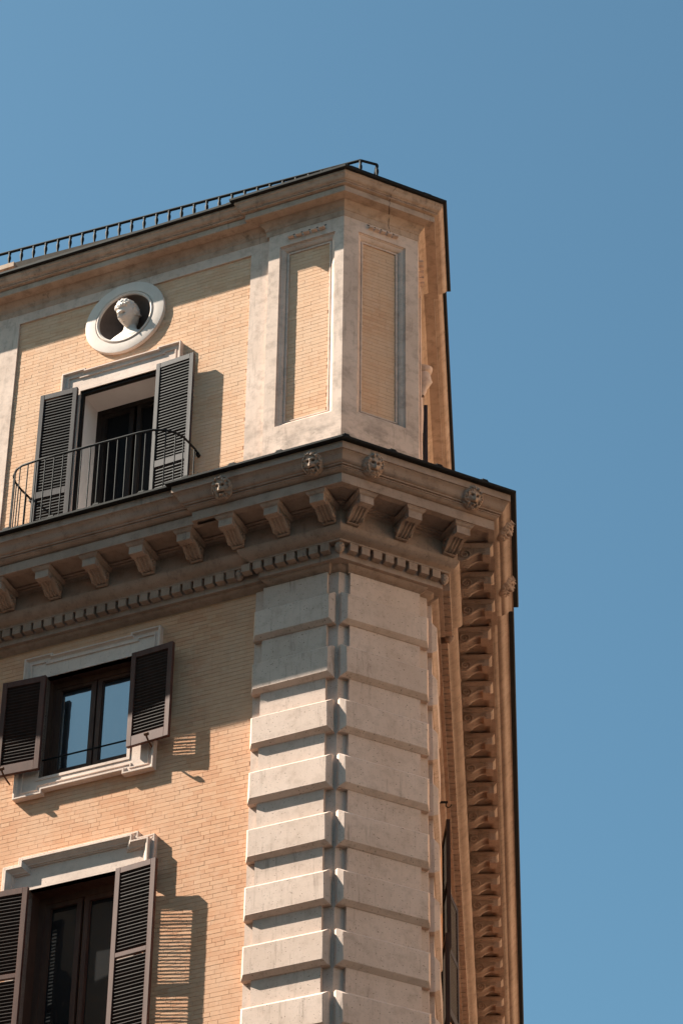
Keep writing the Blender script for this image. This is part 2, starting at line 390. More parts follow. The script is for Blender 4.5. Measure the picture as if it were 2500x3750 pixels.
for fr, (p0, p1, f0, f1, b0, b1) in PIL.items():
    mb = MB(); zs = [0] + [18.385 - .6257 * i - .17 + .0 for i in range(29, -1, -1)] + [18.98]
    mb.box(fr, p0, p1, -.03, .045, 0, 18.98)
    pil = mb.obj('pilaster', BLD, M['quoin'])
    c = (f0 + f1) / 2; variants = [block_mesh((f1 - f0) / 2, (b1 - b0) / 2, .286 + .006 * k) for k in (-1, 0, 1, -.5, .5)]
    for i in range(29):
        o = link('quoin_block', random.choice(variants), pil, None, FM(fr, c + random.uniform(-.003, .003), random.uniform(-.003, .003), 18.385 - .6257 * i))

# ------------------------------------------------------------------ brickwork
MID = (2.262, 3.250, 17.37, 18.573)
LOW = (2.285, 3.250, 13.55, 16.10)
ATT = (2.245, 3.205, 19.93, 22.41)
MEDC, MEDR = (2.716, 23.31), .345
def wall_holes(mb, fr, d, u0, u1, z0, z1, holes):
    us = sorted({u0, u1, *[h[i] for h in holes for i in (0, 1) if u0 < h[i] < u1]}); zs = sorted({z0, z1, *[h[i] for h in holes for i in (2, 3) if z0 < h[i] < z1]})
    for a, b in zip(us, us[1:]):
        for c, e in zip(zs, zs[1:]):
            mu, mz = (a + b) / 2, (c + e) / 2
            if any(h[0] < mu < h[1] and h[2] < mz < h[3] for h in holes): continue
            mb.quad(X(fr, a, d, c), X(fr, b, d, c), X(fr, b, d, e), X(fr, a, d, e))
ROW, GAP = .0475, .0024
def brick_layout(u0, u1, z0, z1, skip, flemish, zoff=0.0):
    out = []; r = int(math.floor((z0 - zoff) / ROW))
    while zoff + r * ROW < z1:
        za, zb = zoff + r * ROW, zoff + (r + 1) * ROW
        x = u0 - 1 + random.uniform(-.012, .012) + (.0 if r % 2 else (.15 if flemish else .0925)); k = 0
        while x < u1:
            ln = (.2 if (k % 2 == 0) else .1) if flemish else .185
            if flemish and random.random() < .12: ln = .2
            x2 = x + ln + random.uniform(-.004, .004); k += 1
            a, b, c, e = max(x, u0), min(x2, u1), max(za, z0), min(zb, z1)
            if b - a > .02 and e - c > .012 and not skip(a, b, c, e): out.append((a, b, c, e))
            x = x2
        r += 1
    return out
def brick_geo(mb, org, fr, a, b, c, e, dface, dep, rnd, local=False):
    g = GAP / 2 * random.choice((.2, .5, .8, 1)); gz = GAP / 2 * random.uniform(.75, 1.05); bv = .0012; j = random.uniform(-.0010, .0010)
    P = (lambda u, d, z: (u, d, z)) if local else (lambda u, d, z: X(fr, u, d, z))
    u0, u1, z0, z1 = a + g, b - g, c + gz, e - gz
    f = [P(u0 + bv, dface + j, z0 + bv), P(u1 - bv, dface + j, z0 + bv), P(u1 - bv, dface + j, z1 - bv), P(u0 + bv, dface + j, z1 - bv)]
    k = [P(u0, dface - bv, z0), P(u1, dface - bv, z0), P(u1, dface - bv, z1), P(u0, dface - bv, z1)]
    w = [P(u0, dface - dep, z0), P(u1, dface - dep, z0), P(u1, dface - dep, z1), P(u0, dface - dep, z1)]
    mb.add(f + k + w, [(0, 1, 2, 3)] + [(4 + i, 4 + (i + 1) % 4, (i + 1) % 4, i) for i in range(4)] + [(8 + i, 8 + (i + 1) % 4, 4 + (i + 1) % 4, 4 + i) for i in range(4)], rnd)

# lower left wall
mb = MB(); wall_holes(mb, 'L', -.0132, .88, LEND, 0, 18.99, [MID, LOW])
WALL = mb.obj('brick_wall', BLD, M['mortar'])
def hit(h, m=.03): return lambda a, b, c, e: b > h[0] - m and a < h[1] + m and e > h[2] - m and c < h[3] + m
hm, hl = hit(MID), hit(LOW)
bl = brick_layout(.912, 4.7, 13.9, 18.968, lambda *q: hm(*q) or hl(*q), True)
# the 300 bricks that show largest (lowest and nearest, clear of shutters and trim) are single parts
def open_brick(q):
    a, b, c, e = q
    if b > 3.45 or e > 17.05 or c < 14.15 or b - a < .15: return False
    if a < 3.62 and b > 1.77 and c < 16.55: return False
    return True
singles = sorted([q for q in bl if open_brick(q)], key=lambda q: q[2])[:300]
ss = set(singles); rest = MB()
for q in bl:
    rn = random.random()
    if q in ss:
        cx, cz = (q[0] + q[1]) / 2, (q[2] + q[3]) / 2; g = MB()
        brick_geo(g, None, 'L', q[0] - cx, q[1] - cx, q[2] - cz, q[3] - cz, 0, .007, rn, True)
        link('brick', g.mesh('brick', attr=True), WALL, M['brick'], FM('L', cx, -.01, cz))
    else: brick_geo(rest, None, 'L', *q, -.01, .007, rn)
tag(rest.obj('brick_courses', WALL, M['brick'], attr=True), kind='stuff')
# right-hand wall, seen almost edge on
RMID, RLOW = (3.93, 4.90, 17.0, 18.45), (3.93, 4.90, 13.6, 16.7)
mb = MB(); wall_holes(mb, 'R', -.016, .88, REND, 0, 18.99, [])
WR = mb.obj('brick_wall', BLD, M['mortar']); rest = MB()
for q in brick_layout(.912, 9.0, 13.6, 18.968, lambda *q: False, True): brick_geo(rest, None, 'R', *q, -.01, .007, random.random())
tag(rest.obj('brick_courses', WR, M['brick'], attr=True), kind='stuff')

# ------------------------------------------------------------------ attic walls
mb = MB(); SQ = .42
sqh = (MEDC[0] - SQ, MEDC[0] + SQ, MEDC[1] - SQ, MEDC[1] + SQ)
wall_holes(mb, 'L', -.1435, .9, LEND, 19.5, 24.1, [ATT, sqh])
nseg = 64; ci, sqp = [], []
for i in range(nseg):
    t = 2 * math.pi * i / nseg; c, s = math.cos(t), math.sin(t); k = SQ / max(abs(c), abs(s))
    ci.append(X('L', MEDC[0] + MEDR * c, -.1435, MEDC[1] + MEDR * s)); sqp.append(X('L', MEDC[0] + k * c, -.1435, MEDC[1] + k * s))
mb.strips([ci, sqp], True)
AW = mb.obj('attic_wall', BLD, M['mortaratt'])
ha = hit(ATT)
def skip_att(a, b, c, e):
    du = max(a - MEDC[0], MEDC[0] - b, 0); dz = max(c - MEDC[1], MEDC[1] - e, 0)
    return ha(a, b, c, e) or math.hypot(du, dz) < .36
rest = MB()
for q in brick_layout(1.178, 4.085, 19.9, 23.695, skip_att, False): brick_geo(rest, None, 'L', *q, -.1405, .005, random.random())
tag(rest.obj('brick_courses', AW, M['brickatt'], attr=True), kind='stuff')
mb = MB()
mb.box('L', .90, LEND, -.2, -.12, 23.69, 23.84)
mb.box('L', .90, 1.176, -.2, -.121, 19.85, 23.69)
mb.box('L', 4.088, 5.3, -.2, -.121, 19.85, 23.69)
mb.box('R', .90, REND, -.25, -.12, 19.85, 23.84)
mb.obj('attic_frame', BLD, M['attic'], 28)

# corner pier of the attic
ZB, ZT = 19.85, 23.84
PAN = {'L': (.140, .800, 21.12, 23.63), 'C': (.212, .790, 21.145, 23.66), 'R': (.15, .78, 21.14, 23.65)}
EDGE = {'L': (0, .936), 'C': (0, 0), 'R': (0, 1.0)}
def edge_pt(fr, side, d, z):
    if fr == 'L': return mLC(d, z) if side == 0 else X('L', .936, d, z)
    if fr == 'C': return mLC(d, z) if side == 0 else mCR(d, z)
    return mCR(d, z) if side == 0 else X('R', 1.0, d, z)
mb = MB(); DP = -.07
for fr in 'LCR':
    u0, u1, z0, z1 = PAN[fr]
    A = lambda side, z: edge_pt(fr, side, DP, z)
    mb.quad(A(0, ZB), X(fr, u0, DP, ZB), X(fr, u0, DP, ZT), A(0, ZT)); mb.quad(X(fr, u1, DP, ZB), A(1, ZB), A(1, ZT), X(fr, u1, DP, ZT))
    mb.quad(X(fr, u0, DP, ZB), X(fr, u1, DP, ZB), X(fr, u1, DP, z0), X(fr, u0, DP, z0)); mb.quad(X(fr, u0, DP, z1), X(fr, u1, DP, z1), X(fr, u1, DP, ZT), X(fr, u0, DP, ZT))
for fr, u in (('L', .936), ('R', 1.0)):
    mb.quad(X(fr, u, DP, ZB), X(fr, u, -.2, ZB), X(fr, u, -.2, ZT), X(fr, u, DP, ZT))
PIER = mb.obj('corner_pier', BLD, M['attic'])
for fr in 'LCR':
    u0, u1, z0, z1 = PAN[fr]; mb = MB()
    path = [(u0, z0), (u1, z0), (u1, z1), (u0, z1)]
    uz_sweep(mb, fr, path, [(0, -.07), (0, -.083), (.010, -.085), (.014, -.094), (.030, -.100), (.050, -.116), (.058, -.130), (.060, -.137), (.068, -.137), (.070, -.128), (.080, -.127), (.088, -.130), (.088, -.16)], True)
    mb.obj('panel_moulding', PIER, M['attic'], 28)
    mb = MB(); mb.quad(X(fr, u0 + .08, -.1458, z0 + .08), X(fr, u1 - .08, -.1458, z0 + .08), X(fr, u1 - .08, -.1458, z1 - .08), X(fr, u0 + .08, -.1458, z1 - .08))
    pn = mb.obj('brick_panel', PIER, M['mortaratt']); rest = MB()
    for q in brick_layout(u0 + .088, u1 - .088, z0 + .088, z1 - .088, lambda *q: False, False, random.random() * .04): brick_geo(rest, None, fr, *q, -.1425, .0055, random.random())
    tag(rest.obj('brick_courses', pn, M['brickatt'], attr=True), kind='stuff')
# slotted vents with toothed louvres over the panels
for fr, u0, u1, z0, z1 in (('L', .243, .706, 23.705, 23.755), ('C', .317, .694, 23.742, 23.795), ('R', .25, .70, 23.72, 23.775)):
    mb = MB(); mb.box(fr, u0, u1, DP - .02, DP + .004, z1, z1 + .010)
    vent = mb.obj('vent_slot', PIER, M['dark'])
    n = 5; st = (u1 - u0) / n
    for i in range(n):
        a = u0 + st * i + st * .12; b = a + st * .72; t = MB(); h = z1 - z0
        t.add([X(fr, a, DP - .01, z0), X(fr, b, DP - .01, z0), X(fr, a, DP + .05, z0), X(fr, b, DP + .05, z0), X(fr, a, DP - .01, z0 + h * .45), X(fr, b, DP - .01, z0 + h * .45), X(fr, (a + b) / 2, DP + .004, z1 - .004), X(fr, a, DP + .047, z0 + h * .4), X(fr, b, DP + .047, z0 + h * .4)],
              [(0, 1, 3, 2), (2, 3, 8, 7), (7, 8, 6), (4, 7, 6), (8, 5, 6), (0, 2, 7, 4), (3, 1, 5, 8)])
        t.obj('vent_tooth', vent, M['attic'])

# ------------------------------------------------------------------ modillions, coffers, dentils
def modillion_meshes():
    e = MB(); hw = .070
    S = [(-.005, -.184), (.02, -.186), (.045, -.183), (.075, -.174), (.105, -.158), (.135, -.138), (.165, -.120), (.195, -.108), (.225, -.108), (.262, -.110)]
    nx = 25; rows = []
    for y, z in S:
        r = []
        for i in range(nx):
            x = -hw + 2 * hw * i / (nx - 1); q = (x / hw + 1) / 2
            g = 0.0
            if .10 < q < .90 and y > .012 and y < .25:
                ph = ((q - .10) / .80 * 3) % 1.0
                g = .014 * max(0, math.sin(math.pi * ph)) ** .6 if .12 < ph < .88 else 0
            r.append((x, y, z + g))
        rows.append(r)
    e.strips(rows)
    for s in (-1, 1):
        x = s * hw
        e.add([(x, y, z) for y, z in S] + [(x, .262, 0), (x, -.005, 0)], [tuple(range(len(S) + 2))])
    e.lbox(-.066, .066, -.01, .03, -.196, -.186)
    e.lbox(-.075, .075, .235, .312, -.128, -.030)
    body = e.mesh('modillion', 30)
    c = MB(); rows = []
    for o, z in ((0, -.046), (.004, -.040), (.012, -.036), (.020, -.028), (.026, -.018), (.028, -.014), (.033, -.012), (.033, 0)):
        rows.append([(-.075 - o, -.01, z), (-.075 - o, .312 + o, z), (.075 + o, .312 + o, z), (.075 + o, -.01, z)])
    c.strips(rows)
    cap = c.mesh('modillion_cap', 28)
    v = MB()
    for s in (-1, 1):
        x = s * (hw + .004); pts = []
        for i in range(44):
            t = i / 43; a = -math.pi * .5 + 2 * math.pi * 1.75 * t; r = .056 * (1 - t) + .006
            pts.append((x, .058 + r * math.cos(a), -.118 + r * math.sin(a)))
        lead = [(x, y, z + .010) for y, z in reversed(S[4:])] + [(x, .075, -.172)]
        v.tube(lead + pts, [.0105] * (len(lead) + 20) + [.0095 - .0001 * i for i in range(len(pts) - 20)], 6)
        v.tube([(x, y, z + .030) for y, z in S[6:]] + [(x, .25, -.06)], .005, 5)
    vol = v.mesh('volute', 40)
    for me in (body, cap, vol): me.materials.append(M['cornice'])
    return body, cap, vol
MODM = modillion_meshes()
MODS = {'L': [-.045, .455, .955, 1.445, 1.985, 2.52, 3.065, 3.61, 4.15, 4.7], 'C': [-.03, .51, 1.055],
        'R': [-.085, .415, .900] + [1.40 + .515 * i for i in range(24)]}
for fr, us in MODS.items():
    for u in us:
        off = .05 if (fr == 'L' and u > 1.2) or (fr == 'R' and u > 1.2) else 0
        o = link('modillion', MODM[0], BLD, None, FM(fr, u, .335 - off, 19.523))
        link('modillion_cap', MODM[1], o); link('volute', MODM[2], o)
def coffer(pts, steps=((.0, 19.5195), (.035, 19.5195), (.035, 19.532), (.062, 19.534), (.062, 19.552))):
    """ring of stepped frame set into the soffit; pts = outline in plan"""
    n = len(pts); cen = sum((Vector((p.x, p.y)) for p in pts), Vector((0, 0))) / n
    def inset(o):
        r = []
        for i in range(n):
            p, a, b = Vector(pts[i].xy), Vector(pts[i - 1].xy), Vector(pts[(i + 1) % n].xy)
            n1 = Vector((-(p - a).y, (p - a).x)).normalized(); n2 = Vector((-(b - p).y, (b - p).x)).normalized()
            if n1.dot(cen - p) < 0: n1 = -n1
            if n2.dot(cen - p) < 0: n2 = -n2
            r.append(p + (n1 + n2) / (1 + n1.dot(n2)) * o)
        return r
    e = MB(); e.strips([[Vector((q.x, q.y, z)) for q in inset(o)] for o, z in steps], True)
    return e.obj('soffit_coffer', BLD, M['cornice'])
for fr, us in MODS.items():
    for a, b in zip(us, us[1:]):
        off = .05 if a > .93 and fr != 'C' else 0
        coffer([X(fr, a, .343 - off), X(fr, b, .343 - off), X(fr, b, .666 - off), X(fr, a, .666 - off)])
coffer([X('L', -.045, .345), mLC(.345), X('C', -.03, .345), X('C', -.03, .666), mLC(.666), X('L', -.045, .666)])
coffer([X('C', 1.055, .345), mCR(.345), X('R', -.085, .345), X('R', -.085, .666), mCR(.666), X('C', 1.055, .666)])
def dentil_mesh(wd):
    e = MB(); e.lbox(-wd / 2, wd / 2, -.01, .074, -.088, .001)
    me = e.mesh('dentil'); bm = bmesh.new(); bm.from_mesh(me); bmesh.ops.bevel(bm, geom=list(bm.edges), offset=.0015, segments=1, affect='EDGES'); bm.to_mesh(me); bm.free()
    me.materials.append(M['cornice']); return me
dm = [dentil_mesh(.092 + .002 * k) for k in (-1, 0, 1)]
DPOS = {'L': [.055 + .124 * i for i in range(8)] + [1.115 + .1225 * i for i in range(31)], 'C': [.045 + .133 * i for i in range(8)], 'R': [.08 + .12 * i for i in range(7)] + [1.02 + .1195 * i for i in range(100)]}
for fr, us in DPOS.items():
    for u in us:
        off = .05 if fr != 'C' and u > .95 else 0
        link('dentil', random.choice(dm), DENT, None, FM(fr, u + random.uniform(-.002, .002), .16 - off, 19.187))
# pine cone pendants
def cone_mesh():
    e = MB(); rows = []; ns, nr = 24, 22
    for i in range(nr):
        t = i / (nr - 1); z = -.115 * t; r = .047 * math.sin(math.pi * min(1, .32 + .68 * t) ** 1.25) ** .75 + .004
        row = []
        for k in range(ns):
            a = 2 * math.pi * k / ns
            sc = abs(math.sin(4 * a + 9.5 * t)) * abs(math.sin(4 * a - 9.5 * t))
            row.append(((r * (.84 + .26 * sc)) * math.cos(a), (r * (.84 + .26 * sc)) * math.sin(a), z))
        rows.append(row)
    e.strips(rows, True); b = len(e.v); e.f.append(tuple(range(b - ns, b))); e.a.append(.5)
    me = e.mesh('pine_cone', 60); me.materials.append(M['cornice']); return me
CONE = cone_mesh()
def put_cone(p): link('pine_cone', CONE, BLD, None, Matrix.Translation(p))
put_cone(mLC(.175, 19.19)); put_cone(mCR(.175, 19.19)); put_cone(X('L', 1.03, .135, 19.19)); put_cone(X('R', .935, .20, 19.19))

# ------------------------------------------------------------------ lion masks
def lion_mesh(seed):
    e = MB(); n = 45; R = .124; rows = []
    def g(x, z, cx, cz, sx, sz): return math.exp(-((x - cx) / sx) ** 2 - ((z - cz) / sz) ** 2)
    for j in range(n):
        row = []
        for i in range(n):
            a, b = -1 + 2 * i / (n - 1), -1 + 2 * j / (n - 1)
            x = a * math.sqrt(1 - b * b / 2); z = b * math.sqrt(1 - a * a / 2)
            r = math.hypot(x, z); th = math.atan2(z, x)
            x, z = x * 1.08, z * 1.08
            y = .048 * max(0, 1 - r ** 2.6)
            face = math.exp(-(r / .60) ** 6)
            mane = (1 - face) * max(0, 1 - max(0, r - .72) / .28)
            y += mane * (.016 + .034 * mnoise.noise(Vector((x * 5, z * 5, seed))) + .022 * mnoise.noise(Vector((x * 10, z * 10, seed + 5))) + .006 * math.sin(9 * th + 5 * r))
            y += .040 * g(x, z, 0, -.22, .27, .20) + .026 * g(x, z, 0, .06, .12, .26)
            y += .016 * (g(x, z, .22, .30, .17, .10) + g(x, z, -.22, .30, .17, .10)) + .014 * (g(x, z, .32, -.02, .14, .18) + g(x, z, -.32, -.02, .14, .18))
            y -= .050 * (g(x, z, .23, .13, .11, .07) + g(x, z, -.23, .13, .11, .07))
            y -= .055 * g(x, z, 0, -.40, .27, .06) * (1 - .3 * abs(x)); y -= .014 * (g(x, z, .07, -.16, .03, .04) + g(x, z, -.07, -.16, .03, .04))
            y += .026 * g(x, z, 0, -.52, .17, .08)
            edge = max(0, (r - .90) / .10); y -= .05 * edge * edge
            row.append((x / 1.08 * R, y, z / 1.08 * R * 1.10))
        rows.append(row)
    e.strips(rows); me = e.mesh('lion_mask', 70); me.materials.append(M['lion']); return me
LM = [lion_mesh(1.3), lion_mesh(4.1)]
for k, (fr, u) in enumerate((('L', .925), ('L', -.068), ('C', -.045), ('C', 1.075), ('R', -.075), ('R', .896))):
    o = link('lion_mask', LM[k % 2], BLD, None, FM(fr, u, .803, 19.752) @ Matrix.Rotation(rad(-30), 4, 'X'))

# ------------------------------------------------------------------ medallion and bust
def lathe(prof, seg=72):
    e = MB(); rows = []
    for r, d in prof:
        rows.append([(r * math.cos(2 * math.pi * k / seg), d, r * math.sin(2 * math.pi * k / seg)) for k in range(seg)])
    e.strips(rows, True); return e
MT = FM('L', MEDC[0], 0, MEDC[1])
RING = link('medallion_ring', lathe([(.492, -.16), (.492, -.106), (.490, -.101), (.484, -.099), (.366, -.099), (.362, -.106), (.357, -.112), (.353, -.104), (.349, -.095), (.340, -.090), (.330, -.093), (.324, -.10), (.322, -.10), (.322, -.14)]).mesh('medallion_ring', 35), BLD, M['ring'], MT)
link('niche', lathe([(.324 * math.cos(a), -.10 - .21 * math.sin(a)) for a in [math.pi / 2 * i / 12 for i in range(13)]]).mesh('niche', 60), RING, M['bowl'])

def bust():
    bm = bmesh.new()
    def ell(c, r, rot=None, fn=None, u=40, v=28):
        res = bmesh.ops.create_uvsphere(bm, u_segments=u, v_segments=v, radius=1.0)
        for vv in res['verts']:
            p = vv.co.copy()
            q = fn(p) if fn else Vector((p.x * r[0], p.y * r[1], p.z * r[2]))
            if rot: q = rot @ q
            vv.co = q + Vector(c)
    G = lambda x, z, cx, cz, sx, sz: math.exp(-((x - cx) / sx) ** 2 - ((z - cz) / sz) ** 2)
    yaw = rad(-20)          # local x = towards the left of the picture, y = out of the wall
    RH = Matrix.Rotation(yaw, 3, 'Z') @ Matrix.Rotation(rad(-5), 3, 'Y') @ Matrix.Rotation(rad(-31), 3, 'X')
    def head(p):
        x, y, z = p.x, p.y, p.z
        a, b, c = .107, .136, .170
        if z < 0: a *= 1 - .30 * (-z) ** 1.4
        k = 1.0
        f = max(0, y)
        yy = y * b; xx = x * a; zz = z * c
        if y > 0:
            yy -= .020 * f * (1 - abs(z)) * .3
            w = f ** .5
            yy += w * (.052 * G(x, z, 0, -.20, .13, .12) + .026 * G(x, z, 0, .02, .11, .20))            # nose
            yy += w * (.022 * (G(x, z, .30, .20, .24, .07) + G(x, z, -.30, .20, .22, .075)))            # brow
            yy -= w * (.040 * (G(x, z, .34, .055, .17, .085) + G(x, z, -.34, .055, .17, .085)))          # sockets
            yy += w * (.008 * (G(x, z, .33, .045, .08, .05) + G(x, z, -.33, .045, .08, .05)))            # eyeballs
            yy += w * (.014 * G(x, z, 0, -.42, .22, .055) + .014 * G(x, z, 0, -.56, .20, .05) - .024 * G(x, z, 0, -.485, .24, .03))  # lips
            yy += w * .024 * G(x, z, 0, -.76, .26, .13)                                                  # chin
            yy += w * .010 * (G(x, z, .5, -.2, .2, .2) + G(x, z, -.5, -.2, .2, .2))                      # cheeks
        hair = 1 if z > .52 - .10 * math.cos(x * 5) and y > 0 else (1 if y <= .12 and z > -.30 + .35 * max(0, y) else 0)
        if hair:
            n = Vector((x, y, z)).normalized()
            h = .009 + .013 * abs(mnoise.noise(Vector((x * 5.5, y * 5.5, z * 5.5 + 3)))) * 2 + .006 * math.sin(14 * x + 9 * z) * math.sin(12 * y + 7 * z)
            xx += n.x * h; yy += n.y * h; zz += n.z * h
        return Vector((xx, yy, zz))
    HC = Vector((-.030, .110, .255))
    ell(HC, None, RH, head, 72, 56)
    for s in (-1, 1): ell(HC + RH @ Vector((s * .104, -.018, .0)), (.016, .030, .040), RH, None, 14, 10)
    # fringe locks over the forehead
    for i in range(7):
        t = -1 + 2 * i / 6; ell(HC + RH @ Vector((t * .080, .112 - .035 * t * t, .096 + .004 * (i % 2))), (.019, .016, .026), RH, None, 10, 8)
    def loft(secs):
        prev = None; ns = 28
        for c, rx, ry in secs:
            ring = [bm.verts.new((c[0] + rx * math.cos(2 * math.pi * k / ns), c[1] + ry * math.sin(2 * math.pi * k / ns), c[2])) for k in range(ns)]
            if prev:
                for k in range(ns): bm.faces.new((prev[k], prev[(k + 1) % ns], ring[(k + 1) % ns], ring[k]))
            else: bm.faces.new(ring[::-1])
            prev = ring
        bm.faces.new(prev)
    loft([((-.005, .02, -.22), .27, .115), ((-.005, .02, -.10), .275, .12), ((-.008, .018, -.04), .262, .115), ((-.010, .015, .0), .225, .10), ((-.015, .015, .035), .165, .085), ((-.022, .02, .06), .105, .075), ((-.026, .03, .09), .078, .070), ((-.028, .04, .14), .068, .068), ((-.030, .055, .20), .066, .070)])
    for s in (-1, 1): ell((s * .075 - .005, .075, -.10), (.095, .062, .085))
    me = bpy.data.meshes.new('bust_raw'); bm.to_mesh(me); bm.free()
    o = bpy.data.objects.new('bust_raw', me); COL.objects.link(o)
    md = o.modifiers.new('remesh', 'REMESH'); md.mode = 'VOXEL'; md.voxel_size = .0046
    sm = o.modifiers.new('smooth', 'SMOOTH'); sm.factor = .25; sm.iterations = 1
    dg = bpy.context.evaluated_depsgraph_get(); dg.update()
    out = bpy.data.meshes.new_from_object(o.evaluated_get(dg))
    bpy.data.objects.remove(o); out.name = 'marble_bust'; out.shade_smooth()
    # keep only what sits inside the round niche
    b2 = bmesh.new(); b2.from_mesh(out)
    dele = [v for v in b2.verts if math.hypot(v.co.x + .0, v.co.z - .21) > .345]
    bmesh.ops.delete(b2, geom=dele, context='VERTS'); b2.to_mesh(out); b2.free()
    return out
bo = link('marble_bust', bust(), None, M['marble'])
mtx = FM('L', 2.716, -.235, 23.10); mtx.translation += B0; bo.matrix_world = mtx
tag(bo, 'white marble bust of a man set in the round niche above the balcony window', 'bust')

# ------------------------------------------------------------------ windows
def surround(fr, name, path, prof, slab, mat):
    mb = MB(); uz_sweep(mb, fr, path, prof)
    for q in slab: mb.box(fr, *q)
    return mb.obj(name, BLD, mat, 28)
PROF1 = [(0, -.03), (0, .058), (.004, .062), (.018, .062), (.020, .055), (.025, .042), (.036, .031), (.052, .027), (.064, .0275), (.068, .036), (.080, .036), (.083, .0225), (.096, .0205), (.098, .0)]
# middle window: eared frame all round
e = .028; u0, u1, z0, z1 = 1.945, 3.512, 17.160, 18.842; k0, k1 = 2.285, 3.187
path = [(u0, z0), (k0, z0), (k0, z0 + .045), (k1, z0 + .045), (k1, z0), (u1, z0), (u1, z1), (k1, z1), (k1, z1 - e), (k0, z1 - e), (k0, z1), (u0, z1)]
mb = MB(); uz_sweep(mb, 'L', path, PROF1, True)
a, b, c, d = MID
for q in ((u0 + .02, a, z0 + .02, z1 - .02), (b, u1 - .02, z0 + .02, z1 - .02), (a, b, z0 + .05, c), (a, b, d, z1 - .05)): mb.box('L', q[0], q[1], -.05, .020, q[2], q[3])
for q in ((a - .035, a, c - .03, d + .035), (b, b + .035, c - .03, d + .035), (a, b, d, d + .035), (a, b, c - .03, c)): mb.box('L', q[0], q[1], -.05, .028, q[2], q[3])
W2 = mb.obj('window', BLD, M['surround'], 28)
# lower window: raised middle head
PROF2 = [(0, -.03), (0, .050), (.004, .054), (.016, .054), (.018, .046), (.040, .040), (.046, .040), (.046, .092), (.050, .096), (.064, .096), (.066, .086), (.078, .080), (.094, .058), (.106, .050), (.112, .049), (.114, .036), (.126, .034), (.128, .0205), (.128, .0)]
u0, u1, z1 = 1.880, 3.552, 16.400; k0, k1 = 2.063, 3.380
path = [(u1, 15.93), (u1, z1), (k1, z1), (k1, z1 + .070), (k0, z1 + .070), (k0, z1), (u0, z1), (u0, 15.93)]
mb = MB(); uz_sweep(mb, 'L', path, PROF2)
a, b, c, d = LOW
for q in ((u0 + .02, a, 15.93, z1 - .02), (b, u1 - .02, 15.93, z1 - .02), (a, b, d, z1 + .04), (2.06, a, 13.4, 15.93), (b, 3.44, 13.4, 15.93)): mb.box('L', q[0], q[1], -.05, .020, q[2], q[3])
W3 = mb.obj('window', BLD, M['surround'], 28)
# attic balcony door
PA = [(o, dd - .128) for o, dd in PROF1]
u0, u1, z1 = 1.968, 3.440, 22.700; k0, k1 = 2.255, 3.145
path = [(u1, 19.9), (u1, z1), (k1, z1), (k1, z1 - .022), (k0, z1 - .022), (k0, z1), (u0, z1), (u0, 19.9)]
mb = MB(); uz_sweep(mb, 'L', path, PA)
a, b, c, d = ATT
for q in ((u0 + .02, a, 19.9, z1 - .02), (b, u1 - .02, 19.9, z1 - .02), (a, b, d, z1 - .03)): mb.box('L', q[0], q[1], -.18, -.108, q[2], q[3])
for q in ((a - .04, a, 19.9, d + .04), (b, b + .04, 19.9, d + .04), (a, b, d, d + .04)): mb.box('L', q[0], q[1], -.18, -.098, q[2], q[3])
W1 = mb.obj('window', BLD, M['surround'], 28)

def reveal(win, fr, q, d0, d1, mat):
    a, b, c, d = q; mb = MB()
    mb.quad(X(fr, a, d0, c), X(fr, a, d1, c), X(fr, a, d1, d), X(fr, a, d0, d)); mb.quad(X(fr, b, d0, c), X(fr, b, d1, c), X(fr, b, d1, d), X(fr, b, d0, d))
    mb.quad(X(fr, a, d0, d), X(fr, b, d0, d), X(fr, b, d1, d), X(fr, a, d1, d)); mb.quad(X(fr, a, d0, c), X(fr, b, d0, c), X(fr, b, d1, c), X(fr, a, d1, c))
    mb.obj('reveal', win, mat)
def casement(win, fr, q, dz, panes, glass, jamb=.055, wood=None, head=.06, foot=.06):
    """wooden frame and two glazed leaves in the opening q at depth dz"""
    wood = wood or M['wood']; a, b, c, d = q; mb = MB()
    mb.box(fr, a, a + jamb, dz - .06, dz, c, d); mb.box(fr, b - jamb, b, dz - .06, dz, c, d); mb.box(fr, a + jamb, b - jamb, dz - .06, dz, d - head, d); mb.box(fr, a + jamb, b - jamb, dz - .06, dz, c, c + foot)
    mb.obj('window_frame', win, wood)
    for (p0, p1, zz0, zz1) in panes:
        st = .05; mb = MB(); dd = dz - .012
        mb.box(fr, p0 - st, p0, dd - .045, dd, zz0 - st, zz1 + st); mb.box(fr, p1, p1 + st, dd - .045, dd, zz0 - st, zz1 + st); mb.box(fr, p0, p1, dd - .045, dd - .001, zz1, zz1 + st); mb.box(fr, p0, p1, dd - .045, dd - .001, zz0 - st, zz0)
        for bu in (p0, p1 - .012): mb.box(fr, bu, bu + .012, dd - .03, dd - .012, zz0, zz1)
        s = mb.obj('sash', win, wood)
        g = MB(); g.quad(X(fr, p0, dd - .028, zz0), X(fr, p1, dd - .028, zz0), X(fr, p1, dd - .028, zz1), X(fr, p0, dd - .028, zz1)); g.obj('pane', win, glass)
reveal(W2, 'L', MID, .02, -.22, M['wood'])
casement(W2, 'L', MID, -.13, [(2.81, 3.17, 17.535, 18.48), (2.335, 2.69, 17.535, 18.48)], M['glass'], jamb=.03)
mb = MB(); mb.tube([X('L', 2.262, -.02, 17.60), X('L', 3.25, -.02, 17.60)], .009, 6); mb.obj('guard_bar', W2, M['iron'])
reveal(W3, 'L', LOW, .02, -.30, M['wood'])
casement(W3, 'L', LOW, -.19, [(2.83, 3.13, 13.7, 15.98), (2.37, 2.70, 13.7, 15.98)], M['glassdark'], jamb=.07, head=.07)
reveal(W1, 'L', ATT, -.11, -.55, M['reveal'])
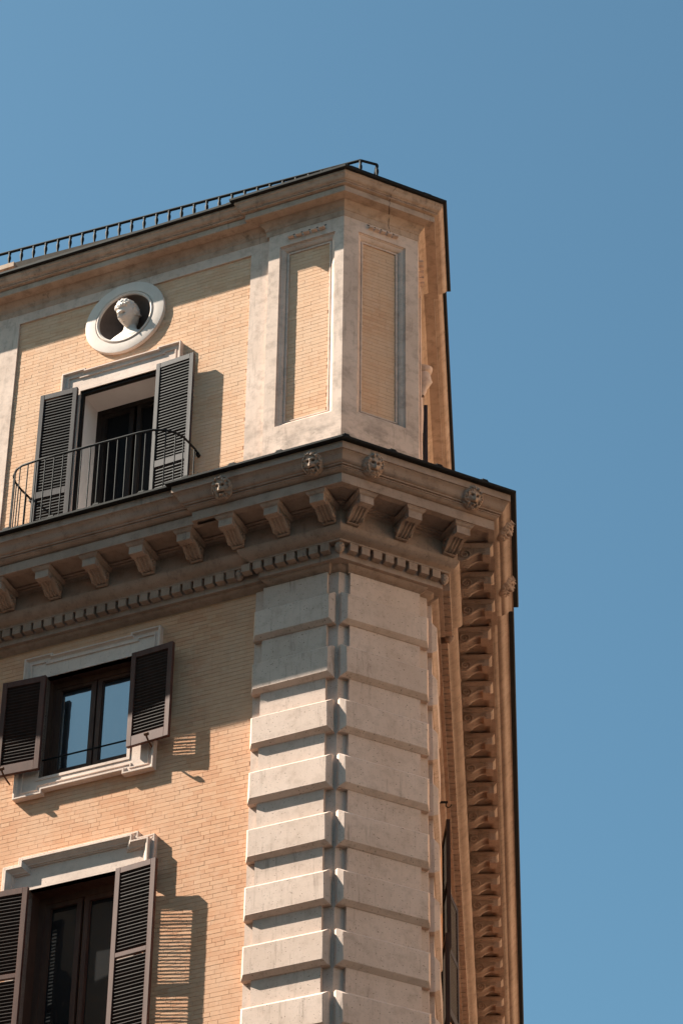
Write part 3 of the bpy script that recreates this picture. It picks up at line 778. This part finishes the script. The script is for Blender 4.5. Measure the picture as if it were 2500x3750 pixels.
casement(W1, 'L', ATT, -.50, [(2.80, 3.10, 20.1, 22.30), (2.34, 2.66, 20.1, 22.30)], M['glassblack'], jamb=.06, head=.06, wood=M['darkwood'])
mb = MB()     # dark timber lining round the balcony door
a, b, c, d = ATT
mb.box('L', a, a + .03, -.17, -.125, c, d); mb.box('L', b - .03, b, -.17, -.125, c, d); mb.box('L', a + .03, b - .03, -.17, -.125, d - .035, d)
mb.obj('door_lining', W1, M['darkwood'])

# ------------------------------------------------------------------ shutters
def shutter(fr, hu, hd, fu, fd, z0, z1, rails, pitch, dd, dz, matf, mats, th=.042, slat_th=.0065, stile=.055):
    """leaf from hinge (hu,hd) to free edge (fu,fd); slats lean into the wall side at their foot"""
    h, f = X(fr, hu, hd, z0), X(fr, fu, fd, z0); ax = (f - h); wd = ax.length; ax.normalize(); ay = Vector((0, 0, 1)).cross(ax)
    n3 = Vector((NRM[fr].x, NRM[fr].y, 0)); sg = 1 if ay.dot(n3) > 0 else -1
    mtx = Matrix(((ax.x, ay.x, 0, h.x), (ax.y, ay.y, 0, h.y), (0, 0, 1, h.z), (0, 0, 0, 1)))
    H = z1 - z0; e = MB()
    e.lbox(0, stile, -th / 2, th / 2, 0, H); e.lbox(wd - stile, wd, -th / 2, th / 2, 0, H)
    ys = th / 2 - .002
    for a, b in rails: e.lbox(stile, wd - stile, -ys, ys, a, b)
    me = e.mesh('shutter'); bm = bmesh.new(); bm.from_mesh(me)
    for v in bm.verts: v.co.y += .0015 * math.sin(v.co.z * 3 + v.co.x * 9)
    bmesh.ops.bevel(bm, geom=list(bm.edges), offset=.003, segments=1, affect='EDGES'); bm.to_mesh(me); bm.free()
    sh = link('shutter', me, BLD, matf, mtx)
    s = MB(); L = wd - 2 * stile; t = slat_th / 2
    nn = Vector((0, 0, -t))
    a0, a1 = Vector((0, dd / 2, dz / 2)), Vector((0, -dd / 2, -dz / 2))
    q = [a0 - nn, a1 - nn, a1 + nn, a0 + nn]
    if sg < 0: q = [Vector((0, -p.y, p.z)) for p in q]
    s.hexa([(0, *p.yz) for p in q] + [(L, *p.yz) for p in q])
    sm = s.mesh('slat'); sm.materials.append(mats)
    for (r0, r1) in zip(rails, rails[1:]):
        z = r0[1] + pitch * .55
        while z < r1[0] - pitch * .2:
            link('slat', sm, sh, None, Matrix.Translation((stile, random.uniform(-.001, .001), z)) @ Matrix.Rotation(random.gauss(0, .006), 4, 'Y') @ Matrix.Rotation(random.gauss(0, .03), 4, 'X')); z += pitch
    return sh
# attic pair (close-set slats, no light passes)
ra = [(0, .09), (1.03, 1.12), (2.40, 2.47)]
shutter('L', 2.238, -.060, 1.774, -.040, 19.96, 22.43, ra, .0395, .022, .020, M['shutteratt'], M['slatatt'], stile=.05, slat_th=.012)
shutter('L', 3.212, -.060, 3.660, -.036, 19.96, 22.43, ra, .0395, .022, .020, M['shutteratt'], M['slatatt'], stile=.05, slat_th=.012)
# middle pair
rm = [(0, .115), (1.045, 1.115)]
shutter('L', 2.231, .085, 1.748, .120, 17.432, 18.547, rm, .0375, .0225, .036, M['shutter'], M['slat'])
shutter('L', 3.216, .085, 3.695, .120, 17.432, 18.547, rm, .0375, .0225, .036, M['shutter'], M['slat'])
# lower pair
rl = [(0, .12), (1.535, 1.585), (2.445, 2.51)]
shutter('L', 2.240, .115, 1.786, .155, 13.54, 16.05, rl, .0375, .0225, .036, M['shutter'], M['slat'])
shutter('L', 3.198, .115, 3.640, .155, 13.56, 16.07, rl, .0375, .0225, .036, M['shutter'], M['slat'])
# right-hand street side
shutter('R', 1.75, -.07, 1.20, -.035, 19.95, 22.45, ra, .0395, .022, .020, M['shutteratt'], M['slatatt'])
M['shutterR'] = paint_mat('shaded_shutter_paint', (.035, .022, .02), (.028, .018, .016), (.02, .012, .011))  # darker copy of the shutter brown, the street side's shade put into its colour
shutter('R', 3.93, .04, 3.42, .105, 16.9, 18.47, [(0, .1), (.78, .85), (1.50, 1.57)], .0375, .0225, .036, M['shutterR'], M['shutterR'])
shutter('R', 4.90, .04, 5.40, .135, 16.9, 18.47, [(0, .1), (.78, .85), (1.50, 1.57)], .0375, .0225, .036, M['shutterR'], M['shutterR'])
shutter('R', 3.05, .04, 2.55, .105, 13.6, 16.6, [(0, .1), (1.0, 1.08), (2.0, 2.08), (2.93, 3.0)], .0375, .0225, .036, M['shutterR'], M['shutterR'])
# shutter stays (curled iron) under the middle pair and on the right wall
def stay(fr, u, d, z):
    e = MB(); pts = [(0, -.09, -.035), (0, -.02, -.02), (0, .04, 0), (0, .075, .022), (0, .085, .045)]
    e.tube(pts, [.010, .010, .010, .011, .012], 6); e.tube([(-.022, .085, .050), (.022, .085, .050)], .017, 8)
    return link('shutter_stay', e.mesh('shutter_stay', 40), BLD, M['rust'], FM(fr, u, d, z))
stay('L', 1.965, .10, 17.42); stay('L', 3.585, .10, 17.42)
def hook(fr, u, d, z):
    e = MB(); e.lbox(-.006, .006, -.03, .11, -.012, .012)
    e.tube([(0, .085, -.01)] + [(0, .115 + .028 * math.cos(a), -.035 + .03 * math.sin(a)) for a in [math.pi * .85 + i * math.pi * 1.15 / 8 for i in range(9)]], .007, 6)
    return link('wall_hook', e.mesh('wall_hook', 40), BLD, M['iron'], FM(fr, u, d, z))
hook('R', 2.79, .01, 18.30)

# ------------------------------------------------------------------ balcony railing
ZR = 21.087
half = [(3.722, -.131), (3.735, .09), (3.728, .223), (3.694, .314), (3.607, .405), (3.517, .443), (3.32, .458), (3.104, .458), (2.776, .453), (2.448, .450), (2.117, .448), (1.963, .428), (1.845, .373), (1.775, .300), (1.727, .198), (1.716, .08), (1.708, -.03), (1.714, -.131)]
mb = MB(); mb.tube([X('L', u, d, ZR) for u, d in half], .013, 6)
RAIL = mb.obj('balcony_railing', BLD, M['iron'], 60)
mb = MB(); mb.tube([X('L', u, d, 19.965) for u, d in half], .010, 5); mb.obj('bottom_rail', RAIL, M['iron'], 60)
mb = MB(); mb.tube([X('L', 1.712, -.10, ZR - .012), X('L', 1.714, -.20, ZR - .03)], .022, 8); mb.tube([X('L', 3.724, -.10, ZR - .012), X('L', 3.722, -.20, ZR - .03)], .022, 8); mb.obj('rail_fixing', RAIL, M['iron'], 60)
def on_path(s):
    tot = 0; seg = []
    for a, b in zip(half, half[1:]):
        L = math.hypot(a[0] - b[0], a[1] - b[1]); seg.append((a, b, L)); tot += L
    s *= tot
    for a, b, L in seg:
        if s <= L: t = s / L; return a[0] + (b[0] - a[0]) * t, a[1] + (b[1] - a[1]) * t
        s -= L
    return half[-1]
e = MB(); e.tube([(0, 0, 0), (0, 0, ZR - 19.965)], .0068, 6); bme = e.mesh('baluster', 60); bme.materials.append(M['iron'])
nb = 27
for i in range(1, nb):
    u, d = on_path(i / nb); link('baluster', bme, RAIL, None, FM('L', u, d, 19.965))

# ------------------------------------------------------------------ roof railing
mb = MB(); a = (5.6, -.11); b = (0.0, -.412); ZT2 = 24.925
A1, B1, C1 = X('L', *a, ZT2), X('L', *b, ZT2), X('L', -.14, -.55, ZT2); D1 = C1 + Vector((.5 * DIR['R'].x - .35, 2.5 * DIR['R'].y, 0))
mb.tube([A1, B1], .018, 6); mb.tube([B1, C1], .016, 6); mb.tube([C1, D1], .016, 6)
RR = mb.obj('roof_railing', BLD, M['iron'], 60)
e = MB(); prof = [(0, .020), (.03, .014), (.2, .013), (.35, .012), (.44, .012), (.47, .018), (.49, .013), (.53, .017), (.57, .025), (.60, .023), (.625, .014), (.645, .021), (.665, .021), (.68, .012)]
e.tube([(0, 0, z) for z, r in prof], [r * .85 for z, r in prof], 8); rb = e.mesh('baluster', 50); rb.materials.append(M['iron'])
n = 36
for i in range(n + 1):
    p = A1.lerp(B1, i / n) if i < n else B1
    link('baluster', rb, RR, None, Matrix.Translation((p.x, p.y, 24.245)))
link('baluster', rb, RR, None, Matrix.Translation((C1.x, C1.y, 24.245)))
for t in (.1, .2, .3): p = C1.lerp(D1, t); link('baluster', rb, RR, None, Matrix.Translation((p.x, p.y, 24.245)))
mb = MB()     # kerb under the railing
nrm = (B1 - A1).normalized().cross(Vector((0, 0, 1))) * .05
for p, q in ((A1, B1),):
    mb.hexa([Vector((v.x, v.y, z)) for z in (24.225, 24.69) for v in (p - nrm, q - nrm, q + nrm, p + nrm)])
mb.obj('roof_kerb', BLD, M['roof'])
mb = MB(); mb.box('L', 4.22, 4.75, -.30, -.04, 24.22, 24.50); cp = MB(); cp.box('L', 4.17, 4.80, -.34, .005, 24.50, 24.565)
pp = mb.obj('parapet_pier', BLD, M['attic']); cp.obj('coping', pp, M['atticcor'])

# ------------------------------------------------------------------ herm head bracket on the right attic wall
e = MB(); rows = []
for z, rx, ry, cy in ((-.26, .03, .03, .0), (-.20, .045, .045, .01), (-.15, .04, .045, .02), (-.12, .055, .06, .03), (-.07, .062, .072, .035), (-.02, .066, .075, .032), (.03, .062, .07, .03), (.055, .055, .06, .03), (.065, .075, .08, .03), (.085, .085, .09, .03), (.12, .09, .095, .03)):
    rows.append([(rx * math.cos(2 * math.pi * k / 20) * (1 + .08 * math.sin(5 * k + z * 60)), cy + ry * math.sin(2 * math.pi * k / 20) * (1 + (.22 * math.exp(-((k - 5) / 1.2) ** 2) * math.exp(-((z + .07) / .03) ** 2))), z) for k in range(20)])
e.strips(rows, True); b = len(e.v); e.f.append(tuple(range(b - 20, b))); e.a.append(.5)
link('herm_head', e.mesh('herm_head', 50), BLD, M['attic'], FM('R', 1.06, -.075, 22.72))

# ------------------------------------------------------------------ hairline crack through the attic cornice of the corner pier
CRACK = [(.520, .214, 24.214), (.512, .213, 24.190), (.50, .196, 24.165), (.492, .168, 24.129), (.488, .158, 24.118), (.490, .146, 24.094), (.487, .118, 24.074), (.493, .118, 24.04), (.489, .118, 24.001), (.50, .11, 23.999), (.53, .05, 23.998), (.55, .005, 23.997), (.562, -.018, 23.964), (.568, -.05, 23.915), (.575, -.059, 23.89), (.590, -.061, 23.85), (.600, -.069, 23.81), (.612, -.069, 23.77)]
for pts in (CRACK,):
    mb = MB(); mb.tube([X('C', u + random.uniform(-.006, .006), d - .0005, z) for u, d, z in pts], .0026, 4)
    mb.obj('crack', BLD, M['dark'])
